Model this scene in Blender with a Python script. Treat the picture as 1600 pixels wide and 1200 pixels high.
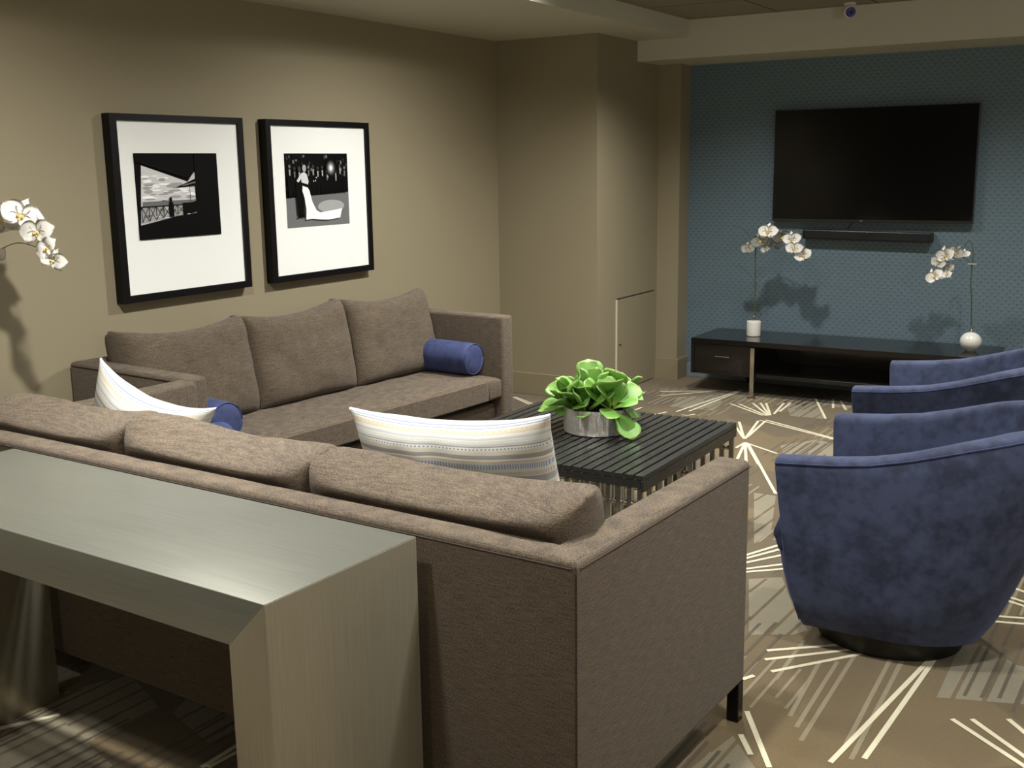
import bpy, bmesh, math, random
from mathutils import Vector, Matrix, noise
PI = math.pi
C = bpy.context.scene.collection
for o in list(bpy.data.objects): bpy.data.objects.remove(o)

# ------------------------------------------------------------------ camera
YAW, PITCH, ROLL, EYE = 0.5513, 0.1957, -0.0145, 1.55
F_ = Vector((-math.sin(YAW)*math.cos(PITCH), math.cos(YAW)*math.cos(PITCH), -math.sin(PITCH)))
R_ = Vector((math.cos(YAW), math.sin(YAW), 0)); U_ = R_.cross(F_)
R2 = math.cos(ROLL)*R_ + math.sin(ROLL)*U_; U2 = -math.sin(ROLL)*R_ + math.cos(ROLL)*U_
cd = bpy.data.cameras.new('camera'); cam = bpy.data.objects.new('camera', cd); C.objects.link(cam)
M3 = Matrix((R2, U2, -F_)).transposed(); cam.matrix_world = Matrix.Translation((0, 0, EYE)) @ M3.to_4x4()
cd.sensor_width = 36; cd.lens = 1722.1/1600*36; cd.clip_start = 0.05
bpy.context.scene.camera = cam

# ------------------------------------------------------------------ world, exposure
vs = bpy.context.scene.view_settings
vs.view_transform = 'Standard'; vs.look = 'None'; vs.gamma = 1; vs.use_curve_mapping = False; vs.exposure = 0.45
w = bpy.data.worlds.new('world'); bpy.context.scene.world = w; w.use_nodes = True
w.node_tree.nodes['Background'].inputs[0].default_value = (1, .95, .85, 1)
w.node_tree.nodes['Background'].inputs[1].default_value = 0.03

# ceiling downlights: (x, y, ceiling z, watts, half-angle deg)
DOWNLIGHTS = [(-2.42, 4.75, 2.464, 255, 70, 'in front of the right half of the long sofa'), (-2.42, 2.2, 2.464, 255, 70, 'above the left half of the near sofa'),
              (-1.7, 4.2, 2.464, 120, 66, 'above the coffee table'), (-1.2, 2.3, 2.464, 130, 66, 'above the near sofa'),
              (-0.15, 2.4, 2.464, 130, 66, 'above the carpet in front of the nearest chair'), (-0.1, 4.5, 2.464, 130, 66, 'above the two blue chairs'),
              (-2.3, 6.1, 2.464, 140, 70, 'in front of the left end of the television wall'), (-0.75, 6.1, 2.464, 140, 70, 'in front of the right end of the television wall'),
              (-1.55, 0.9, 2.464, 90, 66, 'above the steel console'), (0.8, 6.1, 2.464, 110, 70, 'towards the right of the television wall'),
              (1.7, 2.4, 2.464, 90, 66, 'far to the right of the chairs'), (-3.2, 0.4, 2.355, 80, 66, 'by the left wall behind the near sofa')]
# unseen globes added as fill light, behind and to the right of the camera: (x, y, z, emission)
FILL_GLOBES = [(2.3, 0.9, 1.95, 62.0), (-0.9, -1.6, 1.95, 24.0), (2.4, -1.7, 1.95, 16.0), (2.6, 4.6, 1.95, 15.0)]

# ------------------------------------------------------------------ materials
def lin(c): c /= 255.0; return c/12.92 if c <= .04045 else ((c+.055)/1.055)**2.4
def S(r, g, b): return (lin(r), lin(g), lin(b), 1)
class G:
    def __init__(s, name):
        s.m = bpy.data.materials.new(name); s.m.use_nodes = True; s.t = s.m.node_tree; s.n = s.t.nodes
        s.b = s.n['Principled BSDF']; s.co = None
    def L(s, a, b): s.t.links.new(a, b)
    def node(s, ty, **k):
        x = s.n.new(ty)
        for a, v in k.items(): setattr(x, a, v)
        return x
    def coord(s, kind='Object'):
        if not s.co: s.co = s.n.new('ShaderNodeTexCoord')
        return s.co.outputs[kind]
    def mp(s, scale=(1, 1, 1), rot=(0, 0, 0), kind='Object'):
        x = s.node('ShaderNodeMapping'); x.inputs['Scale'].default_value = scale; x.inputs['Rotation'].default_value = rot
        s.L(s.coord(kind), x.inputs[0]); return x.outputs[0]
    def noise(s, scale, vec=None, detail=3, rough=.5):
        x = s.node('ShaderNodeTexNoise'); x.inputs['Scale'].default_value = scale; x.inputs['Detail'].default_value = detail
        x.inputs['Roughness'].default_value = rough; s.L(vec if vec is not None else s.coord(), x.inputs['Vector']); return x.outputs['Fac']
    def math(s, op, a, b=0.0, c=0.0):
        x = s.node('ShaderNodeMath', operation=op)
        for i, v in enumerate((a, b, c)):
            if isinstance(v, (int, float)): x.inputs[i].default_value = v
            else: s.L(v, x.inputs[i])
        return x.outputs[0]
    def ramp(s, fac, stops, interp='LINEAR'):
        x = s.node('ShaderNodeValToRGB'); r = x.color_ramp; r.interpolation = interp
        while len(r.elements) < len(stops): r.elements.new(.5)
        for e, (p, c) in zip(r.elements, stops): e.position = p; e.color = c
        s.L(fac, x.inputs[0]); return x.outputs[0]
    def mix(s, fac, a, b):
        x = s.node('ShaderNodeMix', data_type='RGBA')
        for i, v in ((0, fac), (6, a), (7, b)):
            if isinstance(v, (int, float, tuple)): x.inputs[i].default_value = v
            else: s.L(v, x.inputs[i])
        return x.outputs[2]
    def bump(s, h, strength=.3, dist=.002):
        x = s.node('ShaderNodeBump'); x.inputs['Strength'].default_value = strength; x.inputs['Distance'].default_value = dist
        s.L(h, x.inputs['Height']); s.L(x.outputs[0], s.b.inputs['Normal'])
    def set(s, **k):
        for a, v in k.items():
            i = s.b.inputs[a.replace('_', ' ')]
            if isinstance(v, (int, float, tuple)): i.default_value = v
            else: s.L(v, i)
        return s
def plain(name, col, rough=.5, metal=0, **k):
    g = G(name); g.set(Base_Color=col, Roughness=rough, Metallic=metal)
    for a, v in k.items(): g.b.inputs[a.replace('_', ' ')].default_value = v
    return g.m
def paint(name, col, var=.06, rough=.75):
    g = G(name); n = g.noise(1.3, detail=2)
    c2 = tuple(x*(1-var) for x in col[:3])+(1,)
    g.set(Base_Color=g.mix(n, col, c2), Roughness=rough); g.bump(g.noise(260, detail=2), .12, .001); return g.m
M = {}
M['wall'] = paint('taupe wall paint', S(143, 133, 108))
M['base'] = paint('taupe baseboard paint', S(140, 130, 104), rough=.5)
M['ceil'] = paint('ceiling paint', S(200, 198, 182))
M['edge'] = plain('panel edge trim', S(205, 198, 175), .4)
M['gap'] = plain('panel gap', S(40, 36, 28), .9)
M['bluebase'] = paint('blue grey baseboard paint', S(118, 132, 138), rough=.5)
# acoustic tiles
g = G('acoustic tile'); n = g.noise(90, detail=3)
br = g.node('ShaderNodeTexBrick'); br.offset = 0; br.squash = 1
br.inputs['Scale'].default_value = 1; br.inputs['Mortar Size'].default_value = .008; br.inputs['Mortar Smooth'].default_value = .1
br.inputs['Brick Width'].default_value = .61; br.inputs['Row Height'].default_value = .61
br.inputs['Color1'].default_value = S(150, 144, 128); br.inputs['Color2'].default_value = S(146, 140, 124); br.inputs['Mortar'].default_value = S(75, 70, 58)
mpn = g.node('ShaderNodeMapping'); mpn.inputs['Location'].default_value = (2.916+.01, -6.96+.61*20, 0); g.L(g.coord(), mpn.inputs[0]); g.L(mpn.outputs[0], br.inputs['Vector'])
g.set(Base_Color=g.mix(g.math('MULTIPLY', n, .5), br.outputs['Color'], S(110, 104, 90)), Roughness=.9); g.bump(n, .4, .003); M['tile'] = g.m
# blue wallpaper: small interlocking fan pattern
g = G('blue patterned wallpaper')
sep = g.node('ShaderNodeSeparateXYZ'); g.L(g.coord(), sep.inputs[0])
X, Z = sep.outputs['X'], sep.outputs['Z']
def fanfield(P, dx, dz):
    row = g.math('FLOOR', g.math('DIVIDE', g.math('ADD', Z, dz), P/2))
    sh = g.math('MULTIPLY', g.math('FLOORED_MODULO', row, 2.0), P/2)
    fx = g.math('SUBTRACT', g.math('FLOORED_MODULO', g.math('ADD', g.math('ADD', X, 50+dx), sh), P), P/2)
    fz = g.math('FLOORED_MODULO', g.math('ADD', Z, dz), P/2)
    return g.math('DIVIDE', g.math('SQRT', g.math('ADD', g.math('MULTIPLY', fx, fx), g.math('MULTIPLY', fz, fz))), P/2)
d = fanfield(.044, 0, 1)
rings = g.math('SINE', g.math('MULTIPLY', d, 15.0))
col = g.mix(g.math('MULTIPLY_ADD', rings, .28, .5), S(92, 111, 122), S(109, 128, 137))
col = g.mix(g.math('GREATER_THAN', d, .97), col, S(80, 98, 109))
col = g.mix(g.math('MULTIPLY', g.noise(2, detail=2), .25), col, S(85, 110, 122))
g.set(Base_Color=col, Roughness=.6); g.bump(rings, .35, .002); M['blue'] = g.m
# carpet
def carpet(name, a, b, c):
    g = G(name); v = g.node('ShaderNodeTexVoronoi'); v.inputs['Scale'].default_value = 1.6; g.L(g.coord(), v.inputs['Vector'])
    sp = g.node('ShaderNodeSeparateXYZ'); g.L(v.outputs['Color'], sp.inputs[0])
    base = g.mix(sp.outputs['X'], a, b)
    fine = g.noise(240, detail=3, rough=.7); med = g.noise(18, detail=3)
    base = g.mix(g.math('MULTIPLY', med, .35), base, c)
    base = g.mix(g.ramp(fine, [(.3, (0, 0, 0, 1)), (.7, (1, 1, 1, 1))]), base, c)
    base = g.mix(.55, base, g.mix(sp.outputs['X'], a, b))
    g.set(Base_Color=base, Roughness=.95, Sheen_Weight=.2); g.bump(fine, .8, .006); return g.m
M['carpet'] = carpet('brown carpet', S(119, 99, 60), S(90, 75, 45), S(60, 49, 28))
M['cwhite'] = carpet('cream carpet lines', S(228, 222, 192), S(220, 214, 184), S(190, 182, 150))
M['cgray'] = carpet('taupe grey carpet lines', S(142, 131, 104), S(134, 124, 98), S(112, 102, 78))
M['cpatch'] = carpet('grey carpet patch', S(136, 128, 104), S(128, 120, 98), S(108, 100, 80))
M['cdark'] = carpet('dark carpet lines', S(84, 72, 50), S(80, 68, 46), S(60, 50, 34))
# tweed
def tweed(name, hi, lo, dark):
    g = G(name)
    a = g.noise(1, g.mp((190, 210, 900)), 2, .6); b = g.noise(1, g.mp((850, 850, 200)), 2, .6); c = g.noise(1, g.mp((430, 900, 820)), 2, .6); e = g.noise(1, g.mp((22, 22, 420)), 1, .5)
    f = g.math('ADD', g.math('ADD', g.math('MULTIPLY', a, .3), g.math('MULTIPLY', e, .14)), g.math('ADD', g.math('MULTIPLY', b, .28), g.math('MULTIPLY', c, .28)))
    col = g.ramp(f, [(.40, dark), (.475, lo), (.54, hi), (.62, tuple(min(1, x*1.45) for x in hi[:3])+(1,))])
    big = g.noise(5, detail=2); col = g.mix(g.math('MULTIPLY', big, .18), col, lo)
    g.set(Base_Color=col, Roughness=.95, Sheen_Weight=.08, Sheen_Roughness=.5); g.bump(f, .7, .003); return g.m
M['tweed'] = tweed('brown tweed upholstery', S(107, 93, 76), S(72, 62, 50), S(28, 24, 20))
M['seam'] = plain('upholstery seam', S(60, 50, 42), .9)
# blue suede
def suede(name, a, b):
    g = G(name); n = g.noise(7, detail=5, rough=.6); n2 = g.noise(28, detail=4)
    f = g.math('ADD', g.math('MULTIPLY', n, .7), g.math('MULTIPLY', n2, .3))
    g.set(Base_Color=g.ramp(f, [(.38, a), (.6, b)]), Roughness=.85, Sheen_Weight=.5, Sheen_Roughness=.35, Sheen_Tint=S(140, 155, 215))
    g.bump(g.noise(500, detail=2), .2, .001); return g.m
M['suede'] = suede('blue microsuede', S(36, 43, 66), S(60, 69, 98))
M['suede2'] = suede('navy microsuede', S(36, 44, 78), S(56, 66, 108))
M['black'] = plain('black satin', S(18, 17, 17), .4)
M['frame'] = plain('black picture frame', S(8, 7, 8), .45, Specular_IOR_Level=.25)
M['mat'] = plain('white mat board', S(238, 240, 236), .6)
M['steelblack'] = plain('blackened steel', S(20, 19, 18), .35, .5)
# brushed steel
def brushed(name, col, sc, lo, hi, rough=(.28, .42), bs=.12, metal=.85):
    g = G(name); n = g.noise(1, g.mp(sc), 4, .65); big = g.noise(3, detail=3)
    g.set(Base_Color=g.mix(n, lo, hi), Metallic=metal, Roughness=g.math('MULTIPLY_ADD', g.math('ADD', g.math('MULTIPLY', n, .6), g.math('MULTIPLY', big, .4)), rough[1]-rough[0], rough[0]))
    g.bump(n, bs, .001); return g.m
M['brush'] = brushed('brushed stainless steel', None, (4, 220, 220), S(128, 130, 121), S(160, 161, 151), (.3, .42), .04, .75)
M['brushv'] = brushed('brushed stainless steel upright', None, (220, 220, 4), S(150, 144, 126), S(182, 175, 154), (.3, .45), .1, .6)
M['bowl'] = brushed('hammered steel bowl', None, (60, 60, 330), S(150, 144, 138), S(235, 230, 222), (.3, .42), .8, .45)
M['chrome'] = plain('polished chrome', S(205, 202, 196), .12, 1)
M['slat'] = brushed('dark polished steel slats', None, (200, 5, 200), S(62, 63, 61), S(104, 105, 102), (.22, .34), .05, .8)
M['bar'] = plain('chrome bars', S(196, 196, 192), .16, .95)
g = G('ribbed silver bowl'); n1 = g.noise(1, g.mp((34, 34, 3)), 2); n2 = g.noise(1, g.mp((30, 30, 420)), 3, .6)
g.set(Base_Color=g.mix(n2, S(178, 174, 168), S(250, 247, 240)), Metallic=.7, Roughness=.3); g.bump(g.math('ADD', g.math('MULTIPLY', n1, 3.0), g.math('MULTIPLY', n2, .5)), .9, .006); M['bowl'] = g.m
# espresso wood
g = G('espresso wood'); n = g.noise(1, g.mp((3, 60, 60)), 4)
g.set(Base_Color=g.mix(n, S(12, 10, 10), S(20, 17, 17)), Roughness=.2, Coat_Weight=.2); M['wood'] = g.m
M['screen'] = plain('tv screen glass', S(9, 9, 10), .12, 0, Specular_IOR_Level=.35)
M['bezel'] = plain('tv bezel', S(62, 60, 58), .3, .6)
M['grille'] = plain('speaker cloth', S(14, 14, 14), .8)
M['logo'] = plain('silver logo', S(190, 190, 190), .4)
M['cable'] = plain('black cable', S(15, 15, 15), .5)
M['marble'] = paint('white marble', S(226, 224, 214), .08, .25)
M['glass'] = plain('clear acrylic', (1, 1, 1, 1), .03, 0, Transmission_Weight=1, IOR=1.45)
g = G('orchid petal'); g.set(Base_Color=g.mix(g.noise(60), S(248, 246, 240), S(232, 230, 222)), Roughness=.6, Subsurface_Weight=.5, Subsurface_Radius=(.02, .02, .02)); M['petal'] = g.m
M['lip'] = paint('orchid lip', S(232, 206, 130), .3)
M['stem'] = paint('orchid stem', S(74, 84, 40), .2)
g = G('succulent leaf'); uv = g.node('ShaderNodeUVMap'); sp = g.node('ShaderNodeSeparateXYZ'); g.L(uv.outputs[0], sp.inputs[0])
n = g.noise(14, detail=3)
c = g.ramp(sp.outputs['Y'], [(0, S(172, 198, 92)), (.4, S(96, 148, 50)), (.93, S(134, 176, 82)), (1, S(164, 148, 104))])
g.set(Base_Color=g.mix(g.math('MULTIPLY', n, .6), c, S(72, 120, 50)), Roughness=.5, Subsurface_Weight=.1, Subsurface_Radius=(.01, .01, .005)); M['leaf'] = g.m
M['soil'] = plain('planting moss', S(50, 48, 30), .95)
M['lampglow'] = plain('downlight lens', (1, .9, .75, 1), .5); bl = M['lampglow'].node_tree.nodes['Principled BSDF']
bl.inputs['Emission Color'].default_value = (1, .88, .7, 1); bl.inputs['Emission Strength'].default_value = 8
M['white'] = plain('white plastic', S(215, 213, 205), .4)
M['lens'] = plain('violet lens', S(58, 46, 140), .1, 0, Coat_Weight=1)
M['lensd'] = plain('lens core', S(16, 14, 50), .08)
for k, v in (('p0', 8), ('p1', 24), ('p2', 60), ('p3', 110), ('p4', 160), ('p5', 205), ('p6', 242)): M[k] = plain('photo grey '+k, S(v*.8, v*.8, v*.8) if v < 30 else S(v, v, v), .6, Specular_IOR_Level=.1)
# striped pillow
def striped():
    g = G('striped woven pillow'); uv = g.node('ShaderNodeUVMap'); sp = g.node('ShaderNodeSeparateXYZ'); g.L(uv.outputs[0], sp.inputs[0])
    U = sp.outputs['X']; V = g.math('FRACT', g.math('SUBTRACT', 1.999, g.math('MULTIPLY', g.math('SUBTRACT', 1.0, sp.outputs['Y']), 1.5))); N = S(200, 200, 192); cr = S(186, 179, 160); bl_ = S(98, 116, 146); gr = S(126, 122, 122); tn = S(186, 162, 130); lg = S(172, 175, 174)
    bands = [(0, N), (.03, bl_), (.05, N), (.10, tn), (.112, N), (.15, gr), (.19, N), (.22, tn), (.25, N), (.36, tn), (.375, lg), (.40, gr), (.45, cr), (.50, lg), (.57, tn), (.585, N),
             (.60, gr), (.64, cr), (.68, N), (.715, gr), (.73, lg), (.755, N), (.80, lg), (.825, N), (.86, tn), (.87, cr), (.925, N), (.94, bl_), (.95, N), (.965, bl_), (.98, N)]
    col = g.ramp(V, bands, 'CONSTANT')
    def band(a, b): return g.math('MULTIPLY', g.math('GREATER_THAN', V, a), g.math('LESS_THAN', V, b))
    def sq(f, duty=.5): return g.math('LESS_THAN', g.math('FRACT', g.math('MULTIPLY', U, f)), duty)
    for a, b, f, du, c in ((.69, .705, 60, .5, bl_), (.46, .49, 110, .45, gr), (.515, .555, 80, .5, bl_), (.885, .915, 38, .3, tn), (.655, .672, 120, .4, lg), (.765, .79, 100, .4, lg), (.16, .18, 60, .5, bl_)):
        col = g.mix(g.math('MULTIPLY', band(a, b), sq(f, du)), col, c)
    tri = g.math('ABSOLUTE', g.math('SUBTRACT', g.math('FRACT', g.math('MULTIPLY', U, 22.0)), .5))
    zig = g.math('MULTIPLY', band(.26, .35), g.math('GREATER_THAN', g.math('MULTIPLY', tri, .18), g.math('SUBTRACT', V, .262)))
    col = g.mix(zig, col, bl_)
    f = g.noise(1, g.mp((500, 500, 500)), 2)
    g.set(Base_Color=g.mix(g.math('MULTIPLY', f, .3), col, S(205, 200, 188)), Roughness=.85, Sheen_Weight=.1); g.bump(f, .4, .002); return g.m
M['stripe'] = striped()

# ------------------------------------------------------------------ mesh helpers
def mats_of(m): return m if isinstance(m, (list, tuple)) else [m]
def obj(name, bm, mat, parent=None, smooth=False, angle=None):
    me = bpy.data.meshes.new(name); bm.normal_update(); bm.to_mesh(me); bm.free()
    for x in mats_of(mat): me.materials.append(M[x])
    if smooth or angle:
        for p in me.polygons: p.use_smooth = True
        if angle: me.set_sharp_from_angle(angle=math.radians(angle))
    o = bpy.data.objects.new(name, me); C.objects.link(o)
    if parent: o.parent = parent
    return o
def tag(o, label, cat, group=None):
    o['label'] = label; o['category'] = cat
    if group: o['group'] = group
    return o
def thing(name, label, cat, loc=(0, 0, 0), rz=0, group=None):
    o = bpy.data.objects.new(name, None); C.objects.link(o); o.location = loc; o.rotation_euler = (0, 0, rz); o.empty_display_size = .1
    return tag(o, label, cat, group)
def struct(name, bm, mat, parent=None, **k):
    o = obj(name, bm, mat, parent, **k); o['kind'] = 'structure'; return o
def copy_tree(o, parent=None):
    c = o.copy(); C.objects.link(c)
    if parent: c.parent = parent
    for ch in list(o.children): copy_tree(ch, c)
    return c
def B(): return bmesh.new()
def box(bm, x0, x1, y0, y1, z0, z1, bev=0, seg=2, mi=0):
    t = bmesh.new(); bmesh.ops.create_cube(t, size=1)
    for v in t.verts: v.co = Vector((x0+(v.co.x+.5)*(x1-x0), y0+(v.co.y+.5)*(y1-y0), z0+(v.co.z+.5)*(z1-z0)))
    if bev: bmesh.ops.bevel(t, geom=list(t.edges), offset=bev, segments=seg, profile=.5, affect='EDGES')
    for f in t.faces: f.material_index = mi
    merge(bm, t); return bm
def merge(bm, t, mtx=None):
    if mtx is not None: t.transform(mtx)
    me = bpy.data.meshes.new('tmp'); t.to_mesh(me); t.free(); bm.from_mesh(me); bpy.data.meshes.remove(me)
def boxb(*a, **k): return box(B(), *a, **k)
def cyl(bm, p, r, h, axis='z', seg=32, bev=0, r2=None):
    t = bmesh.new(); bmesh.ops.create_cone(t, cap_ends=True, segments=seg, radius1=r, radius2=r if r2 is None else r2, depth=h)
    if bev: bmesh.ops.bevel(t, geom=[e for e in t.edges if abs(e.verts[0].co.z-e.verts[1].co.z) < 1e-6], offset=bev, segments=4, profile=.5, affect='EDGES')
    R = Matrix.Identity(4)
    if axis == 'x': R = Matrix.Rotation(PI/2, 4, 'Y')
    if axis == 'y': R = Matrix.Rotation(-PI/2, 4, 'X')
    merge(bm, t, Matrix.Translation(p) @ R); return bm
def tube(bm, pts, r, seg=8, smoothn=6):
    pts = [Vector(p) for p in pts]
    if smoothn and len(pts) > 2:
        q = []
        for i in range(len(pts)-1):
            p0 = pts[max(i-1, 0)]; p1 = pts[i]; p2 = pts[i+1]; p3 = pts[min(i+2, len(pts)-1)]
            for k in range(smoothn):
                t = k/smoothn
                q.append(.5*((2*p1)+(p2-p0)*t+(2*p0-5*p1+4*p2-p3)*t*t+(3*p1-p0-3*p2+p3)*t**3))
        q.append(pts[-1]); pts = q
    rings = []; up = Vector((0, 0, 1))
    for i, p in enumerate(pts):
        d = (pts[min(i+1, len(pts)-1)]-pts[max(i-1, 0)]).normalized()
        a = d.cross(up if abs(d.z) < .95 else Vector((1, 0, 0))).normalized(); b = d.cross(a).normalized()
        rr = r[0]+(r[1]-r[0])*i/(len(pts)-1) if isinstance(r, tuple) else r
        rings.append([bm.verts.new(p+rr*(math.cos(2*PI*k/seg)*a+math.sin(2*PI*k/seg)*b)) for k in range(seg)])
    for i in range(len(rings)-1):
        # keep ring alignment
        A, Bq = rings[i], rings[i+1]
        k0 = min(range(seg), key=lambda k: (A[0].co-Bq[k].co).length); rings[i+1] = Bq = Bq[k0:]+Bq[:k0]
        if (A[1].co-Bq[1].co).length > (A[1].co-Bq[-1].co).length: rings[i+1] = Bq = [Bq[0]]+Bq[:0:-1]
        for k in range(seg): bm.faces.new((A[k], A[(k+1) % seg], Bq[(k+1) % seg], Bq[k]))
    bm.faces.new(rings[0]); bm.faces.new(rings[-1]); bmesh.ops.recalc_face_normals(bm, faces=bm.faces[:]); return bm
def lathe(bm, prof, seg=40, loc=(0, 0, 0)):
    rings = []
    for r, z in prof:
        rings.append([bm.verts.new((loc[0]+r*math.cos(2*PI*k/seg), loc[1]+r*math.sin(2*PI*k/seg), loc[2]+z)) for k in range(seg)] if r > 1e-6 else [bm.verts.new((loc[0], loc[1], loc[2]+z))])
    for a, b in zip(rings, rings[1:]):
        for k in range(seg):
            k2 = (k+1) % seg
            if len(a) == 1 and len(b) == 1: continue
            if len(a) == 1: bm.faces.new((a[0], b[k], b[k2]))
            elif len(b) == 1: bm.faces.new((a[k], a[k2], b[0]))
            else: bm.faces.new((a[k], a[k2], b[k2], b[k]))
    bmesh.ops.recalc_face_normals(bm, faces=bm.faces[:]); return bm
def prism(bm, poly, z0, z1, mi=0):
    a = [bm.verts.new((x, y, z0)) for x, y in poly]; b = [bm.verts.new((x, y, z1)) for x, y in poly]
    fs = [bm.faces.new(a[::-1]), bm.faces.new(b)]
    for i in range(len(poly)): fs.append(bm.faces.new((a[i], a[(i+1) % len(poly)], b[(i+1) % len(poly)], b[i])))
    for f in fs: f.material_index = mi
    return bm
def pillow(w, h, t, p=2.6, q=.5, ear=.0, wr=.004, seed=0, nu=44, nv=34, boxy=0.0, dent=0.0, edge=.004):
    """stuffed cushion in local x (width) / z (height), thickness along y, centred"""
    bm = bmesh.new(); uvl = bm.loops.layers.uv.new('UVMap'); G_ = []
    off = Vector((seed*7.3, seed*3.1, seed*1.7))
    for side in (1, -1):
        g_ = []
        for j in range(nv+1):
            row = []
            for i in range(nu+1):
                u = -1+2*i/nu; v = -1+2*j/nv
                u2 = math.sin(u*PI/2)*.35+u*.65; v2 = math.sin(v*PI/2)*.35+v*.65
                cx = u2*w/2*(1-ear*(1-abs(v2)**2.2)*abs(u2)**3); cz = v2*h/2*(1-ear*(1-abs(u2)**2.2)*abs(v2)**3)
                a = max(0, (1-abs(u2)**p))*max(0, (1-abs(v2)**p))
                th = t/2*(a**q)+edge
                P = Vector((cx, 0, cz))
                n1 = noise.noise(P*6+off+Vector((side*3, 0, 0)))*wr*2+noise.noise(P*16+off+Vector((side, 0, 0)))*wr
                n1 += wr*1.2*math.sin((u2*9+noise.noise(P*5+off)*3))*max(0, abs(v2)-.55)
                th += n1*(a**.4)
                if dent and side == 1: pass
                cz2 = cz-dent*(1-u2*u2)*max(0, v2)**2
                row.append(bm.verts.new((cx, side*th, cz2)))
            g_.append(row)
        G_.append(g_)
    def face(vs, uvs):
        f = bm.faces.new(vs)
        for l, c_ in zip(f.loops, uvs): l[uvl].uv = c_
    for s, g_ in enumerate(G_):
        for j in range(nv):
            for i in range(nu):
                vs = [g_[j][i], g_[j][i+1], g_[j+1][i+1], g_[j+1][i]]; uvs = [(i/nu, j/nv), ((i+1)/nu, j/nv), ((i+1)/nu, (j+1)/nv), (i/nu, (j+1)/nv)]
                if s == 0: vs = vs[::-1]; uvs = uvs[::-1]
                face(vs, uvs)
    a, b = G_
    rim = [(0, i) for i in range(nu)]+[(j, nu) for j in range(nv)]+[(nv, i) for i in range(nu, 0, -1)]+[(j, 0) for j in range(nv, 0, -1)]
    for k, (j, i) in enumerate(rim):
        j2, i2 = rim[(k+1) % len(rim)]
        face([a[j][i], a[j2][i2], b[j2][i2], b[j][i]][::-1], [(i/nu, j/nv), (i2/nu, j2/nv), (i2/nu, j2/nv), (i/nu, j/nv)][::-1])
    bmesh.ops.recalc_face_normals(bm, faces=bm.faces[:]); return bm

# ------------------------------------------------------------------ the room
XL, Y1, ZC, X1, Y2, ZB, Y3, X2, Y4, XS, ZT = -4.03, 6.41, 2.355, -3.28, 7.005, 2.223, 7.358, -3.114, 7.53, -2.916, 2.464
XR, YF = 3.6, -3.0
# floor: carpet with its woven pattern (one mesh, several yarn colours)
fl = B(); f = fl.faces.new([fl.verts.new(p) for p in ((XL-.1, YF-.1, 0), (XR+.1, YF-.1, 0), (XR+.1, Y4+.1, 0), (XL-.1, Y4+.1, 0))])
f2 = B(); 
def quad(bm, pts, z, mi):
    f = bm.faces.new([bm.verts.new((x, y, z)) for x, y in pts]); f.material_index = mi
    if f.normal.z < 0 or True:
        f.normal_update()
        if f.normal.z < 0: f.normal_flip()
LIFT = [0]
def strip(x0, y0, x1, y1, wd, z, mi):
    LIFT[0] += 1; z += (LIFT[0] % 97)*3e-6
    d = Vector((x1-x0, y1-y0)); L_ = d.length
    if L_ < 1e-4: return
    n = Vector((-d.y, d.x))/L_*wd/2
    quad(fl, [(x0+n.x, y0+n.y), (x1+n.x, y1+n.y), (x1-n.x, y1-n.y), (x0-n.x, y0-n.y)], z, mi)
WHITE = [(-1.05, 3.256, -0.64, 3.597), (-1.034, 3.189, -0.635, 3.571), (-0.989, 3.117, -0.634, 3.566), (-0.563, 3.612, -0.685, 2.681), (-0.564, 3.599, -0.613, 2.744), (-0.454, 3.081, -0.181, 2.86), (-0.406, 3.108, -0.186, 2.902), (-0.318, 3.159, -0.197, 3.014), (-1.048, 3.023, -1.026, 3.065), (-0.968, 2.837, -0.814, 2.577), (-0.938, 2.703, -0.878, 2.614), (-0.48, 4.238, -0.314, 4.143), (-0.479, 4.132, -0.305, 4.055), (-0.477, 4.091, -0.3, 4.013), (-0.483, 3.903, -0.295, 3.96), (-0.493, 3.847, -0.289, 3.908), (-1.476, 3.918, -1.3, 4.335), (-1.468, 3.898, -1.28, 4.274), (-1.458, 3.872, -1.255, 4.192), (-1.443, 3.833, -1.219, 4.078), (-1.436, 3.814, -1.202, 4.023), (-2.693, 6.363, -2.564, 7.223), (-2.626, 6.411, -2.556, 7.177), (-3.038, 6.902, -2.7, 7.102), (-2.98, 6.771, -2.7, 7.102), (-2.623, 6.289, -2.582, 6.302), (-2.584, 6.299, -2.562, 6.354), (-2.476, 6.749, -2.175, 6.513), (-2.424, 6.768, -2.152, 6.518), (-2.351, 6.828, -2.147, 6.528), (-2.31, 6.859, -2.14, 6.532), (-2.277, 6.876, -2.138, 6.545), (-2.175, 6.93, -2.128, 6.583), (-2.138, 6.949, -2.119, 6.666), (-2.036, 7.161, -1.812, 6.61), (-1.934, 7.214, -1.853, 6.924), (-1.875, 7.176, -1.767, 6.906), (-2.151, 6.36, -2.069, 5.895), (-2.112, 6.373, -2.072, 5.945), (-2.245, 6.283, -2.074, 5.892), (-2.212, 6.138, -2.089, 5.919), (-2.15, 6.38, -1.617, 6.114), (-2.122, 6.406, -1.589, 6.119), (-2.039, 5.811, -1.807, 5.665), (-2.039, 5.811, -2.043, 5.679), (-2.039, 5.811, -1.941, 5.399), (-2.039, 5.811, -1.894, 5.424), (-2.033, 5.814, -1.821, 5.406), (-2.014, 5.792, -1.576, 4.942), (-3.849, 6.27, -3.625, 6.115), (-3.833, 6.278, -3.613, 6.139), (-2.86, 1.5, -2.686, 1.828), (-2.774, 1.68, -2.686, 1.828), (-2.106, 1.831, -2.107, 1.962), (-2.091, 1.839, -2.082, 1.937)]
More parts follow.
